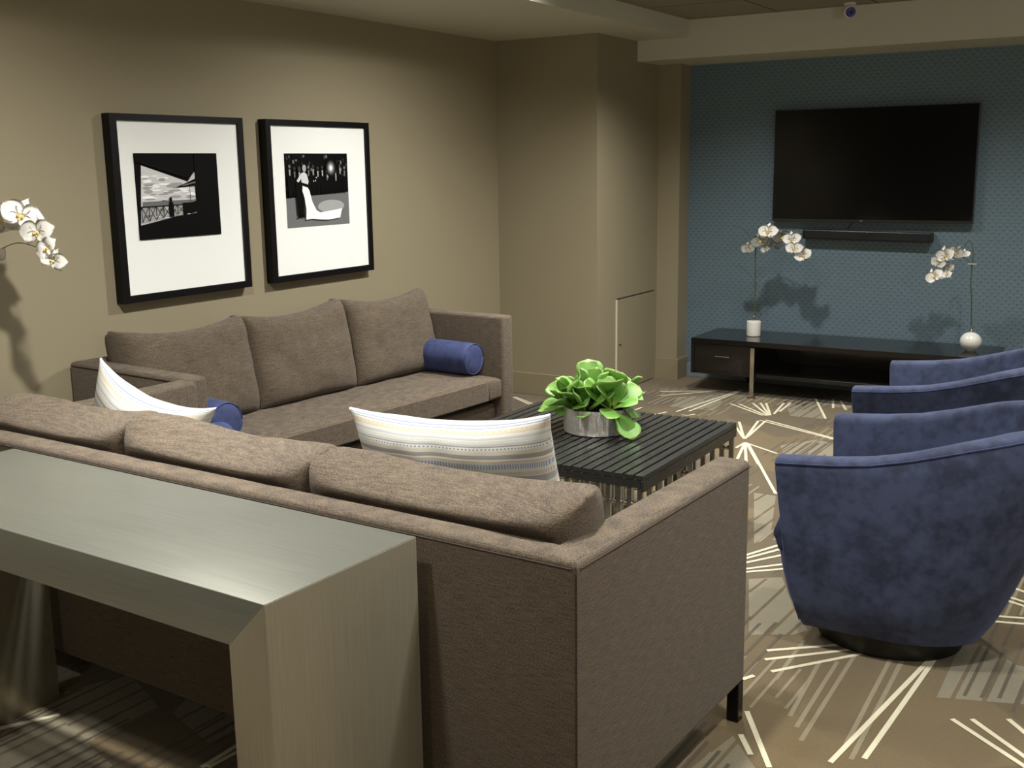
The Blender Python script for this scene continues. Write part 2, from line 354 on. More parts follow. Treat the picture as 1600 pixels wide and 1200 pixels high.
GRAY = [(-0.88, 3.262, -0.853, 2.871), (-0.832, 3.289, -0.818, 2.818), (-0.797, 3.367, -0.785, 2.752), (-0.695, 3.469, -0.674, 2.796), (-0.66, 3.462, -0.642, 2.724), (-0.97, 3.391, -0.96, 3.073)]
PATCH = [[(-0.517, 3.194), (-0.521, 3.596), (-0.471, 3.653), (-0.342, 3.538), (-0.234, 3.538), (-0.21, 3.303)],
 [(-1.314, 3.829), (-1.211, 3.91), (-1.083, 3.642), (-0.983, 3.478), (-1.013, 3.419), (-1.142, 3.346)],
 [(-0.99, 2.476), (-0.954, 2.686), (-0.846, 2.559), (-0.806, 2.444), (-0.944, 2.364)],
 [(-1.673, 4.913), (-1.566, 4.912), (-1.42, 4.409), (-1.429, 4.217)],
 [(-2.151, 6.897), (-1.981, 6.987), (-1.809, 6.6), (-2.023, 6.585)],
 [(-2.75, 1.6), (-2.657, 1.81), (-2.305, 1.715), (-2.157, 1.595), (-2.408, 1.449)]]
rnd = random.Random(5)
for p in PATCH: quad(fl, p, .0006, 3)
def clipstrips(poly, step, wd, z, mi):
    xs = [a for a, b in poly]; x = min(xs)+step*.6
    while x < max(xs):
        ys = []
        for (ax, ay), (bx, by) in zip(poly, poly[1:]+poly[:1]):
            if (ax-x)*(bx-x) < 0: ys.append(ay+(by-ay)*(x-ax)/(bx-ax))
        if len(ys) >= 2: strip(x, min(ys), x+.012, max(ys), wd, z, mi)
        x += step*rnd.uniform(.75, 1.3)
for p in PATCH: clipstrips(p, .075, .012, .0009, 0)
for s in GRAY: strip(*s, .014, .0009, 2)
for k in range(360):                                   # faint tone-on-tone bundles all over the carpet
    cx, cy = rnd.uniform(-3.9, 1.8), rnd.uniform(0, 7.3)
    if -1.05 < cx < -.45 and 2.5 < cy < 3.5: continue
    n = rnd.randint(3, 7); L_ = rnd.uniform(.2, .55); mi = rnd.choice((2, 4, 4))
    for i in range(n):
        o_ = rnd.uniform(-.08, .08); strip(cx+i*.045, cy+o_, cx+i*.045+.02*L_, cy+o_+L_*rnd.uniform(.7, 1), .011, .0009, mi)
for k in range(22):                                    # grey patches
    cx, cy = rnd.uniform(-3.6, 1.6), rnd.uniform(4.6, 7.2) if k % 2 else rnd.uniform(-1, 2.3)
    a0 = rnd.uniform(0, 1); pl = [(cx+rnd.uniform(.12, .26)*math.cos(a0+t), cy+rnd.uniform(.15, .3)*math.sin(a0+t)) for t in (0, 1.3, 2.5, 3.8, 5.1)]
    quad(fl, pl, .0004, 3); clipstrips(pl, .08, .012, .0005, 0)
for s in WHITE: strip(*s, .0155, .0015, 1)
for cx, cy in [(1.0, 3.0), (.6, 4.6), (.9, 6.0), (-1.2, .8), (.2, 1.6), (-2.9, .3), (.4, .1), (-3.0, 5.6), (-3.4, 1.0), (1.9, 1.2)]:   # further bursts
    a0 = rnd.uniform(0, 6)
    for q_ in range(3):
        for j in range(rnd.randint(2, 4)):
            a = a0+q_*2.1+j*.13; L_ = rnd.uniform(.45, .85); strip(cx+.03*math.cos(a), cy+.03*math.sin(a), cx+L_*math.cos(a), cy+L_*math.sin(a), .0155, .0012, 1)
struct('floor', fl, ['carpet', 'cwhite', 'cgray', 'cpatch', 'cdark'])
struct('wall_left', boxb(XL-.12, XL, YF, Y1, 0, 2.75), 'wall')
bm = B(); prism(bm, [(XL-.12, Y1), (X1, Y1), (X1, Y3), (X2, Y3), (X2, Y4), (X2, Y4+.12), (XL-.12, Y4+.12)], 0, 2.75)
bmesh.ops.recalc_face_normals(bm, faces=bm.faces[:]); struct('wall_corner', bm, 'wall')
struct('wall_back', boxb(X2, XR+.12, Y4, Y4+.12, 0, 2.75), 'blue')
struct('wall_right', boxb(XR, XR+.12, YF, Y4, 0, 2.75), 'wall')
struct('wall_front', boxb(XL-.12, XR+.12, YF-.12, YF, 0, 2.75), 'wall')
struct('ceiling', boxb(XS, XR, YF, Y2, ZT, ZT+.06), 'tile')
struct('ceiling_soffit', boxb(XL, XS, YF, Y2, ZC, ZT+.06), 'ceil')
struct('ceiling_beam', boxb(X1, XR, Y2, Y4, ZB, ZT+.06), 'ceil')
BH = .152
struct('baseboard_left', boxb(XL, XL+.012, YF, Y1, 0, BH, bev=.003), 'base')
struct('baseboard_corner', boxb(XL+.012, X1, Y1-.012, Y1, 0, BH, bev=.003), 'base')
bm = B(); prism(bm, [(X1, Y3-.012), (X2+.012, Y3-.012), (X2+.012, Y4), (X2, Y4), (X2, Y3), (X1, Y3)], 0, BH); bmesh.ops.recalc_face_normals(bm, faces=bm.faces[:])
struct('baseboard_column', bm, 'base')
struct('baseboard_back', boxb(X2+.012, XR, Y4-.012, Y4, 0, .1, bev=.003), 'bluebase')
# flush access panel in the side of the wall
d1 = struct('door_1', boxb(X1, X1+.006, 6.70, 7.30, .01, .645, bev=.001), 'wall')
struct('door_edge', boxb(X1, X1+.009, 6.688, 6.697, .0, .65), 'edge', d1)
struct('door_gap', boxb(X1, X1+.003, 6.69, 7.31, .648, .655), 'gap', d1)
struct('door_latch', boxb(X1+.005, X1+.009, 6.73, 6.76, .33, .338), 'gap', d1)

# ------------------------------------------------------------------ ceiling lights and camera
def downlight(x, y, z, watts, half, label):
    t = thing('recessed_downlight', label, 'ceiling light', (x, y, z), 0, 'recessed ceiling downlights')
    bm = B(); lathe(bm, [(.048, 0), (.072, 0), (.074, -.003), (.07, -.006), (.05, -.006), (.048, 0)]); obj('trim_ring', bm, 'white', t, smooth=True)
    bm = B(); cyl(bm, (0, 0, -.0015), .047, .002); obj('lens', bm, 'lampglow', t)
    ld = bpy.data.lights.new('downlight_beam', 'SPOT'); ld.energy = watts; ld.color = (1, .98, .93); ld.spot_size = math.radians(2*half); ld.spot_blend = 1.0; ld.shadow_soft_size = .05
    lo = bpy.data.objects.new('downlight_beam', ld); C.objects.link(lo); lo.parent = t; lo.location = (0, 0, -.012)
    if watts > 250: lo.rotation_euler = (0, math.radians(20), 0)      # adjustable wall washer aimed at the pictures
for x, y, z, wt, ha, wh in DOWNLIGHTS: downlight(x, y, z, wt, ha, 'small round recessed downlight '+wh)
for (x, y, z, em), wh in zip(FILL_GLOBES, ('right of the camera', 'behind the camera', 'in the corner behind the camera', 'beyond the chairs at the right')):  # out-of-view globes added to lift the ambient light
    t = thing('fill_globe', 'added globe fill lamp '+wh, 'fill lamp', (x, y, ZT), 0, 'added fill light globes')
    g = G('fill globe glow'); g.set(Base_Color=(.9, .88, .8, 1)); g.b.inputs['Emission Color'].default_value = (1, .94, .83, 1); g.b.inputs['Emission Strength'].default_value = em; M['globe'] = g.m
    bm = B(); bmesh.ops.create_uvsphere(bm, u_segments=32, v_segments=20, radius=.16); bm.transform(Matrix.Translation((0, 0, z-ZT))); obj('globe', bm, 'globe', t, smooth=True)
    bm = B(); cyl(bm, (0, 0, (z-ZT+.16)/2), .005, -(z-ZT+.16), 'z', 10); obj('rod', bm, 'chrome', t)
    bm = B(); cyl(bm, (0, 0, -.01), .06, .02); obj('canopy', bm, 'chrome', t, angle=40)
t = thing('ceiling_camera', 'small white ceiling camera with violet lens by the beam', 'camera', (-1.84, 6.86, ZT))
bm = B(); cyl(bm, (0, 0, -.008), .035, .016, bev=.003); obj('mount', bm, 'white', t, angle=40)
dr = Matrix.Rotation(-.6, 4, 'Z') @ Matrix.Rotation(PI/2-.25, 4, 'X')
hd = Vector((0, 0, -.045))
bm = B(); tt = B(); cyl(tt, (0, 0, 0), .038, .075, bev=.014, seg=40); merge(bm, tt, Matrix.Translation(hd) @ Matrix.Rotation(.45, 4, 'Z') @ Matrix.Rotation(PI/2+.35, 4, 'X')); hs = obj('housing', bm, 'white', t, angle=50)
Rm = Matrix.Translation(hd) @ Matrix.Rotation(.45, 4, 'Z') @ Matrix.Rotation(PI/2+.35, 4, 'X')
bm = B(); tt = B(); cyl(tt, (0, 0, .038), .029, .008, bev=.003, seg=40); merge(bm, tt, Rm); ln = obj('lens', bm, 'lens', t, angle=40)
bm = B(); tt = B(); cyl(tt, (.003, 0, .0425), .010, .003, seg=24); merge(bm, tt, Rm); obj('lens_core', bm, 'lensd', ln)

# ------------------------------------------------------------------ framed photographs
def picture(label, y0, y1, z0, z1, m, P, builder):
    """m = mat opening (y0,y1,z0,z1); P = print rectangle"""
    t = thing('framed_photograph', label, 'framed photo', (XL, (y0+y1)/2, z0))
    oy, oz = (y0+y1)/2, z0; D_ = .052
    bm = B()
    for a, b, c, d_ in ((y0, m[0], z0, z1), (m[1], y1, z0, z1), (m[0], m[1], z0, m[2]), (m[0], m[1], m[3], z1)):
        box(bm, .001, D_, a-oy, b-oy, c-oz, d_-oz, bev=.0012, seg=1)
    obj('frame', bm, 'frame', t)
    obj('mat_board', boxb(.004, D_-.012, m[0]-oy, m[1]-oy, m[2]-oz, m[3]-oz), 'mat', t)
    bm = B(); X0 = D_-.0115; py, pz, pw, ph = P[0]-oy, P[2]-oz, P[1]-P[0], P[3]-P[2]; k = [0]
    def poly(pts, mi):
        k[0] += 1; x = X0+k[0]*.00006
        vs = [bm.verts.new((x, py+a*pw, pz+b*ph)) for a, b in pts]
        f = bm.faces.new(vs); f.material_index = mi; f.normal_update()
        if f.normal.x < 0: f.normal_flip()
    builder(poly); obj('print', bm, ['p0', 'p1', 'p2', 'p3', 'p4', 'p5', 'p6'], t)
def ell(cx, cy, rx, ry, n=14): return [(cx+rx*math.cos(2*PI*i/n), cy+ry*math.sin(2*PI*i/n)) for i in range(n)]
def beach(poly):
    r = random.Random(2)
    poly([(0, 0), (1, 0), (1, 1), (0, 1)], 0)
    poly([(.03, .16), (.71, .28), (.71, .78), (.62, .66), (.08, .86)], 5)     # sky
    for i in range(60):                                                       # clouds
        a, b = r.uniform(.1, .68), r.uniform(.46, .8)
        if b > .86-.37*(a-.08)-.05: continue
        rx = r.uniform(.03, .08); poly(ell(a, b, min(rx, a-.065, .71-a), r.uniform(.008, .022)), r.choice((4, 4, 5, 6, 6, 6)))
    poly([(.66, .66), (.71, .77), (.71, .70)], 5)
    poly([(.055, .36), (.71, .40), (.71, .445), (.065, .44)], 3)              # sea
    poly([(.04, .19), (.54, .27), (.54, .38), (.055, .37)], 4)
    for i in range(14): a = r.uniform(.08, .45); b = r.uniform(.24, .37); poly(ell(a, b, .04, .008), r.choice((3, 5)))
    poly([(.27, .44), (.3, .452), (.38, .44)], 2)
    poly([(.03, .385), (.55, .395), (.55, .382), (.03, .37)], 1)              # railing
    for i in range(6):
        a = .04+i*.085; b0, b1 = .20+i*.016, .38
        for q in ((a, b0, a, b1), (a, b0, a+.08, b1), (a, b1, a+.08, b0+.01)):
            poly([(q[0], q[1]), (q[0]+.008, q[1]), (q[2]+.008, q[3]), (q[2], q[3])], 1)
    poly([(0, 0), (1, 0), (1, .32), (.6, .27), (.45, .255), (.0, .165)], 0)
    poly([(.36, .25), (.42, .25), (.425, .38), (.41, .43), (.37, .43), (.36, .38)], 0); poly(ell(.39, .455, .018, .03), 0)
    poly([(.53, .25), (.72, .3), (.72, .43), (.63, .41), (.53, .41)], 0)
    poly([(.46, .595), (.72, .70), (.72, .61), (.6, .6)], 0); poly([(.53, .62), (.71, .66), (.71, .645), (.55, .61)], 3)
    poly([(.63, .4), (.636, .4), (.636, .62), (.63, .62)], 1)
    poly([(.0, .9), (.08, .88), (.63, .69), (.7, .8), (.7, .98), (0, .98)], 0); poly([(.08, .9), (.6, .74), (.6, .735), (.08, .89)], 1)
    poly([(.71, 0), (1, 0), (1, 1), (.71, 1)], 0); poly([(.58, .27), (.62, .27), (.62, .28), (.58, .278)], 5)
def couple(poly):
    r = random.Random(4)
    poly([(0, 0), (1, 0), (1, 1), (0, 1)], 3)
    poly([(0, .4), (1, .46), (1, 1), (0, 1)], 0)
    for i in range(110):
        a, b = r.uniform(.02, .97), r.uniform(.5, .98); poly(ell(a, b, r.uniform(.006, .018), r.uniform(.01, .03), 8), r.choice((1, 1, 2, 2, 3, 1)) if b > .55 else 1)
    for i in range(13):
        a = .06+i*.072; b = r.uniform(.72, .84); poly(ell(a, b, .017, .024, 10), r.choice((2, 3))); poly([(a-.008, b-.12), (a+.008, b-.12), (a+.012, b-.04), (a-.012, b-.04)], r.choice((4, 3)))
        poly([(a-.03, .42+.04*a), (a+.03, .42+.04*a), (a+.04, b-.13), (a-.04, b-.13)], 0)
    for i in range(6): a = r.uniform(.4, .85); poly(ell(a, r.uniform(.6, .75), .008, .012, 8), 5)
    for s, c_ in ((.11, 1), (.09, 2), (.07, 3), (.05, 4), (.035, 5), (.022, 6)): poly(ell(.70, .80, s*.75, s*1.1, 20), c_)
    for s, c_ in ((1, 3), (.8, 4), (.5, 4)): poly(ell(.68, .27, .27*s, .11*s, 24), c_)
    poly([(.14, .15), (.2, .15), (.2, .4), (.25, .4), (.25, .16), (.245, .13), (.2, .14), (.21, .2), (.18, .13), (.145, .13)], 0)
    poly([(.15, .17), (.24, .17), (.26, .45), (.25, .6), (.2, .68), (.13, .6), (.14, .4)], 0)      # partner in dark suit
    poly([(.27, .1), (.36, .11), (.5, .09), (.62, .08), (.82, .1), (.84, .17), (.86, .23), (.7, .21), (.5, .19), (.44, .22), (.38, .34), (.34, .5), (.3, .56), (.24, .56), (.23, .5), (.26, .4), (.28, .25)], 6)
    poly([(.23, .56), (.31, .54), (.335, .62), (.31, .72), (.27, .75), (.22, .73), (.17, .66), (.15, .63), (.18, .61), (.22, .66)], 5)
    poly(ell(.275, .80, .03, .05), 4); poly(ell(.2, .79, .025, .04), 2); poly([(.18, .58), (.32, .54), (.32, .58), (.2, .62)], 0)
picture('framed black and white seaside veranda photo, left one above the long sofa', 3.225, 4.01, .975, 1.795, (3.262, 3.9755, 1.007, 1.765), (3.344, 3.829, 1.247, 1.627), beach)
# print is taller than it sits: rectangle measured on the wall
picture('framed black and white photo of a couple dancing, right one above the sofa', 4.165, 4.982, .975, 1.795, (4.2, 4.947, 1.007, 1.765), (4.296, 4.794, 1.247, 1.627), couple)

# ------------------------------------------------------------------ sofas
def bevprism(poly, z0, z1, keep, off, seg=5):
    """prism whose edges are rounded unless keep(edge) says they lie on a mitre joint"""
    bm = B(); prism(bm, poly, z0, z1); bmesh.ops.recalc_face_normals(bm, faces=bm.faces[:])
    es = [e for e in bm.edges if not keep(e)]
    bmesh.ops.bevel(bm, geom=es, offset=off, segments=seg, profile=.5, affect='EDGES', clamp_overlap=True)
    return bm
SL, SD, SH, TA, TB = 2.30, .93, .76, .098, .088     # length, depth, height, arm and back thickness
def make_sofa(label, loc, rz, seed, L_=SL, cw=None, ch=.47, cz=.655, SD=SD):
    """local: back along y=0 (outside), seat towards +y, length along -x from the right outer corner at the origin"""
    t = thing('sofa', label, 'sofa', loc, rz)
    b0 = .115
    kR = lambda e: all(abs((v.co.x)/TA+(v.co.y)/TB) < 1e-3 or abs(v.co.x/TA + v.co.y/TB) < 1e-3 for v in e.verts)
    mit = lambda e: all(abs(v.co.x/TA + v.co.y/TB) < 1e-3 for v in e.verts)
    mitL = lambda e: all(abs((-L_-v.co.x)/TA + v.co.y/TB) < 1e-3 for v in e.verts)
    obj('backrest', bevprism([(0, 0), (-TA, TB), (-L_+TA, TB), (-L_, 0)], b0, SH, lambda e: mit(e) or mitL(e), .017), 'tweed', t, angle=35)
    obj('arm', bevprism([(0, 0), (0, SD), (-TA, SD), (-TA, TB)], b0, SH, mit, .017), 'tweed', t, angle=35)
    obj('arm', bevprism([(-L_, 0), (-L_+TA, TB), (-L_+TA, SD), (-L_, SD)], b0, SH, mitL, .017), 'tweed', t, angle=35)
    bm = B(); z = SH-.0165; e = -.0012
    tube(bm, [(-L_+.012, e, z), (-.012, e, z)], .0016, 6, 0); tube(bm, [(-e, .012, z), (-e, SD-.012, z)], .0016, 6, 0); tube(bm, [(-L_+e, .012, z), (-L_+e, SD-.012, z)], .0016, 6, 0)
    tube(bm, [(-.0035, -.0008, z-.01), (-.0035, -.0008, b0+.02)], .0013, 6, 0)
    obj('seam', bm, 'seam', t)
    obj('base', boxb(-L_+TA, -TA, TB, SD-.055, b0, .285, bev=.012, seg=3), 'tweed', t, angle=35)
    # seat cushion, one long bench cushion with a rounded nose
    sc = pillow(L_-2*TA-.006, SD-TB-.01, .045, p=8, q=.5, wr=.002, seed=seed, nu=80, nv=44, edge=.056)
    bmesh.ops.remove_doubles(sc, verts=sc.verts[:], dist=1e-5)
    bmesh.ops.bevel(sc, geom=[e for e in sc.edges if len(e.link_faces) == 2 and e.calc_face_angle(0) > .9], offset=.012, segments=3, profile=.5, affect='EDGES')
    for v in sc.verts: v.co = Vector((v.co.x-L_/2, v.co.z+(SD+TB)/2, (v.co.y*(1.0 if v.co.y > 0 else .75))+.368))
    bmesh.ops.recalc_face_normals(sc, faces=sc.faces[:]); obj('seat_cushion', sc, 'tweed', t, angle=40)
    cw = cw or [(L_-2*TA)/3]*3; x0 = -TA-(L_-2*TA-sum(cw))*1.0+ (sum(cw)-(L_-2*TA))*0
    x0 = -TA+max(0, sum(cw)-(L_-2*TA))
    for k, c_w in enumerate(cw):
        cb = pillow(c_w+.02, ch, .235, p=5.5, q=.34, ear=.03, wr=.006, seed=seed*5+k+1, dent=.034, edge=.014)
        for v in cb.verts: v.co.z -= .010*(v.co.x/c_w)*(1 if k % 2 else -1)*(1 if v.co.z > 0 else 0)
        mt = Matrix.Translation((x0-c_w/2, TB+.125, cz)) @ Matrix.Rotation(math.radians(12), 4, 'X')
        cb.transform(mt); x0 -= c_w
        for v in cb.verts:
            v.co.y = max(v.co.y, TB+.006-max(0, v.co.z-SH)*1.1)
        obj('back_cushion', cb, 'tweed', t, smooth=True)
    for lx, ly, dx, dy in ((0, SD, -1, -1), (-L_, SD, 1, -1), (-.1, .1, -1, 1), (-L_+.1, .1, 1, 1)):
        bm = B(); a = lx+dx*.003; q = ly+dy*.003
        xa, xb = sorted((a, a+dx*.035)); ya, yb = sorted((q, q+dy*.035)); box(bm, xa, xb, ya, yb, 0, b0+.005, bev=.002, seg=1)
        xa, xb = sorted((a, a+dx*.11)); ya, yb = sorted((q, q+dy*.006)); 
        obj('leg', bm, 'steelblack', t)
    return t
sofaB = make_sofa('brown tweed sofa seen from behind, with the steel table along its back', (-1.000, 1.868, 0), -.0404, 1, 2.32, [.78, .72, .65], .45, .628)
sofaA = make_sofa('long brown tweed sofa against the wall below the two framed photos', (-4.014, 2.950, 0), -PI/2-.075, 2, 2.15, None, .47, .655, .77)

# ------------------------------------------------------------------ throw pillows and bolsters
def throw(label, loc, rot, w_, h_, seed, bend=0):
    bm = pillow(w_, h_, .17, p=2.4, q=.55, ear=.07, wr=.006, seed=seed, dent=.03)
    if bend:
        for v in bm.verts: v.co.y += bend*(v.co.x/(w_/2))**2
    o = obj('throw_pillow', bm, 'stripe', None, smooth=True); o.location = loc; o.rotation_euler = rot
    return tag(o, label, 'pillow')
throw('striped pale pillow standing upright in the middle of the near sofa', (-1.645, 2.43, .69), (math.radians(11), math.radians(-5), math.radians(-3)), .68, .46, 3, -.03)
throw('striped pale pillow slumped at the left end of the near sofa', (-2.965, 2.42, .65), (math.radians(14), math.radians(22), math.radians(22)), .43, .44, 9, .05)
def bolster(label, c, ax, L_=.50, r=.088):
    t = thing('bolster_pillow', label, 'bolster', c, ax)
    bm = B(); n = 26; prof = [(0, -L_/2), (r*.55, -L_/2-.004), (r*.86, -L_/2+.002)]
    prof += [(r*(.955+.045*math.sin(PI*i/n)**.4) if 0 < i < n else r*.96, -L_/2+.008+(L_-.016)*i/n) for i in range(n+1)]
    prof += [(r*.86, L_/2-.002), (r*.55, L_/2+.004), (0, L_/2)]
    lathe(bm, prof, 48); bm.transform(Matrix.Rotation(PI/2, 4, 'Y')); obj('cover', bm, 'suede2', t, smooth=True)
    for s in (-1, 1):
        bm = B(); tube(bm, [(s*(L_/2-.003), r*.93*math.cos(a*PI/12), r*.93*math.sin(a*PI/12)) for a in range(25)], .003, 6, 0); obj('piping', bm, 'suede2', t, smooth=True)
    return t
bolster('navy blue bolster at the far end of the long sofa, against its arm', (-3.47, 4.875, .534), -.075)
bolster('navy blue bolster on the long sofa against its near arm', (-3.55, 3.155, .534), -.075)
bolster('navy blue bolster at the left end of the near sofa, behind a striped pillow', (-3.06, 2.66, .534), PI/2-.04, .44)

# ------------------------------------------------------------------ steel console behind the near sofa
t = thing('console_table', 'brushed steel waterfall console table behind the near sofa', 'console table', (-1.400, 1.392, 0), -.0404)
TL, TD, TZ, TH = 1.50, .449, .76, .105
def xzprism(poly):
    bm = B(); a = [bm.verts.new((x, 0, z)) for x, z in poly]; b = [bm.verts.new((x, TD, z)) for x, z in poly]
    bm.faces.new(a); bm.faces.new(b[::-1])
    for i in range(len(poly)): bm.faces.new((a[i], b[i], b[(i+1) % len(poly)], a[(i+1) % len(poly)]))
    bmesh.ops.recalc_face_normals(bm, faces=bm.faces[:]); return bm
def onm(e):
    return all(abs((v.co.x)-(v.co.z-TZ)) < 1e-4 or abs((-TL-v.co.x)-(v.co.z-TZ)) < 1e-4 for v in e.verts) and abs(e.verts[0].co.z-e.verts[1].co.z) > 1e-4
for nm, poly, mt_ in (('tabletop', [(-TL, TZ), (0, TZ), (-TH, TZ-TH), (-TL+TH, TZ-TH)], 'brush'), ('leg', [(0, TZ), (0, 0), (-TH, 0), (-TH, TZ-TH)], 'brushv'), ('leg', [(-TL, TZ), (-TL+TH, TZ-TH), (-TL+TH, 0), (-TL, 0)], 'brushv')):
    bm = xzprism(poly); bmesh.ops.bevel(bm, geom=[e for e in bm.edges if not onm(e)], offset=.003, segments=3, profile=.5, affect='EDGES'); obj(nm, bm, mt_, t, angle=25)

# ------------------------------------------------------------------ slatted coffee table
t = thing('coffee_table', 'low dark steel slat coffee table with chrome bar legs on the carpet', 'coffee table', (-2.125, 4.04, 0))
hx, hy, CZ = .495, .485, .43; N = 23; pitch = (2*hx-.03)/(N-1)
for i in range(N):
    x = -hx+.015+i*pitch
    obj('slat', boxb(x-.0165, x+.0165, -hy, hy, CZ-.02, CZ, bev=.0015, seg=1), 'slat', t)
for s in (-1, 1):
    obj('side_rail', boxb(*sorted((s*(hx+.003), s*(hx-.010))), -hy, hy, CZ-.062, CZ-.021, bev=.001, seg=1), 'slat', t)
for y in (-hy+.012, 0, hy-.012):
    obj('cross_rail', boxb(-hx+.012, hx-.012, y-.010, y+.010, CZ-.05, CZ-.0205), 'slat', t)
    for i in range(N):
        x = -hx+.015+i*pitch
        obj('leg', boxb(x-.0105, x+.0105, y-.006, y+.006, 0, CZ-.051, bev=.001, seg=1), 'bar', t)
    bm = B(); cyl(bm, (0, y, .315), .004, 2*hx-.03, 'x', 10)
    for i in range(N-1):
        for dx in (.3, .7): cyl(bm, (-hx+.015+(i+dx)*pitch, y, .315), .011, .010, 'x', 12)
    obj('spacer_rod', bm, 'chrome', t, angle=40)
    bm = B(); cyl(bm, (0, y, .06), .004, 2*hx-.03, 'x', 10); obj('foot_rod', bm, 'chrome', t, angle=40)

# ------------------------------------------------------------------ succulent arrangement
def leaf(L_, W_, cup, curl, th=.0035):
    bm = B(); uvl = bm.loops.layers.uv.new('UVMap'); nu, nv = 6, 10; top, bot = [], []
    for s, G_ in ((1, top), (-1, bot)):
        for j in range(nv+1):
            v = j/nv; wd = W_/2*(.22+.78*math.sin(min(1, v*1.02)*PI*.5)**1.3)*math.sqrt(max(0, 1-max(0, (v-.62)/.38)**2.2)); wd = max(wd, .0004)
            row = []
            for i in range(nu+1):
                u = -1+2*i/nu; x = u*wd
                a = curl*v; y = L_*(math.sin(a)/curl if abs(curl) > .01 else v); z = L_*((1-math.cos(a))/curl if abs(curl) > .01 else 0)
                z += cup*u*u*wd*1.0; tt = th*(1-abs(u)**3)*(1-v**6)
                row.append(bm.verts.new((x, y, z+s*tt)))
            G_.append(row)
        for j in range(nv):
            for i in range(nu):
                q = [G_[j][i], G_[j][i+1], G_[j+1][i+1], G_[j+1][i]]; uv = [(i/nu, j/nv), ((i+1)/nu, j/nv), ((i+1)/nu, (j+1)/nv), (i/nu, (j+1)/nv)]
                if s < 0: q, uv = q[::-1], uv[::-1]
                f = bm.faces.new(q)
                for l, c_ in zip(f.loops, uv): l[uvl].uv = c_
    bmesh.ops.remove_doubles(bm, verts=bm.verts[:], dist=1e-5); return bm
t = thing('potted_succulent', 'bright green succulent rosettes in a ribbed silver bowl on the coffee table', 'plant', (-2.105, 4.115, CZ))
bm = B(); lathe(bm, [(0, 0), (.135, 0), (.142, .004), (.145, .05), (.143, .108), (.139, .11), (.136, .106), (.134, .09), (0, .088)], 64); obj('bowl', bm, 'bowl', t, angle=50)
bm = B(); lathe(bm, [(0, .094), (.08, .096), (.133, .088)], 32); obj('moss', bm, 'soil', t, smooth=True)
r = random.Random(11)
for (cx, cy, cz, ax, ay, n, L0) in ((-.02, 0, .12, 0, 0, 13, .115), (.085, -.035, .105, .38, .42, 11, .10), (-.085, -.045, .105, .42, -.42, 11, .10), (.03, .085, .11, -.45, .2, 10, .10), (-.09, .06, .105, -.35, -.45, 9, .095), (.0, -.08, .10, .6, .0, 9, .085)):
    bm = B()
    n -= 2
    for k in range(n):
        s = k/(n-1); a = k*2.39996+r.uniform(-.2, .2); el = math.radians(78-80*s+r.uniform(-8, 8)); L_ = L0*1.52*(.68+.42*math.sqrt(s))*r.uniform(.9, 1.12)
        lf = leaf(L_, L_*r.uniform(.66, .84), .3, r.uniform(-.5, .45))
        mt = Matrix.Translation((0, 0, .02-.02*s)) @ Matrix.Rotation(a, 4, 'Z') @ Matrix.Translation((0, .012, 0)) @ Matrix.Rotation(el, 4, 'X')
        merge(bm, lf, mt)
    bm.transform(Matrix.Translation((cx, cy, cz)) @ Matrix.Rotation(ax, 4, 'X') @ Matrix.Rotation(ay, 4, 'Y'))
    bmesh.ops.recalc_face_normals(bm, faces=bm.faces[:]); obj('rosette', bm, 'leaf', t, smooth=True)

# ------------------------------------------------------------------ low media bench, television, sound bar
KX0, KX1, KY0, KY1, KZ, KB = -2.855, -.945, 6.99, 7.505, .379, .136
t = thing('media_bench', 'low black espresso wood media bench below the television', 'media console', ((KX0+KX1)/2, (KY0+KY1)/2, 0))
ox, oy = (KX0+KX1)/2, (KY0+KY1)/2
def kb(n, x0, x1, y0, y1, z0, z1, m='wood', par=None, bev=.0015): return obj(n, boxb(x0-ox, x1-ox, y0-oy, y1-oy, z0, z1, bev=bev, seg=1), m, par or t)
kb('top', KX0, KX1, KY0, KY1, KZ-.035, KZ)
kb('side_panel', KX0, KX0+.025, KY0, KY1, KB, KZ-.035); kb('side_panel', KX1-.025, KX1, KY0, KY1, KB, KZ-.035)
kb('divider', -2.43, -2.41, KY0+.01, KY1, KB, KZ-.035); kb('divider', -1.39, -1.37, KY0+.01, KY1, KB, KZ-.035)
kb('bottom_shelf', KX0+.025, KX1-.025, KY0+.01, KY1, KB, KB+.025); kb('back_panel', KX0+.025, KX1-.025, KY1-.012, KY1, KB+.025, KZ-.035)
for xa, xb in ((KX0+.025, -2.43), (-1.37, KX1-.025)):
    d_ = kb('drawer', xa+.002, xb-.002, KY0-.001, KY0+.3, KB+.026, KZ-.037)
    xc = (xa+xb)/2+.01; obj('handle', boxb(xc-.055-ox, xc+.045-ox, KY0-.016-oy, KY0-.009-oy, .262, .268, bev=.001, seg=1), 'chrome', d_)
for x in (-2.414, -1.38):
    bm = B(); box(bm, x-.014-ox, x+.014-ox, KY0-.018-oy, KY0-.006-oy, 0, KZ-.04, bev=.001, seg=1); box(bm, x-.03-ox, x+.03-ox, KY0-.03-oy, KY0+.005-oy, 0, .004); obj('leg', bm, 'chrome', t)
for x in (-2.6, -1.2):
    kb('rear_foot', x-.02, x+.02, KY1-.05, KY1-.01, 0, KB, 'steelblack')
TX0, TX1, TZ0, TZ1, TY = -2.472, -1.177, 1.150, 1.890, 7.462
t = thing('television', 'large black flat television mounted on the blue wall', 'television', ((TX0+TX1)/2, Y4, TZ0)); ox = (TX0+TX1)/2
obj('housing', boxb(TX0-ox, TX1-ox, TY-Y4+.004, -.032, 0, TZ1-TZ0, bev=.003), 'bezel', t)
obj('wall_bracket', boxb(-.25, .25, -.032, -.001, .2, .5), 'black', t)
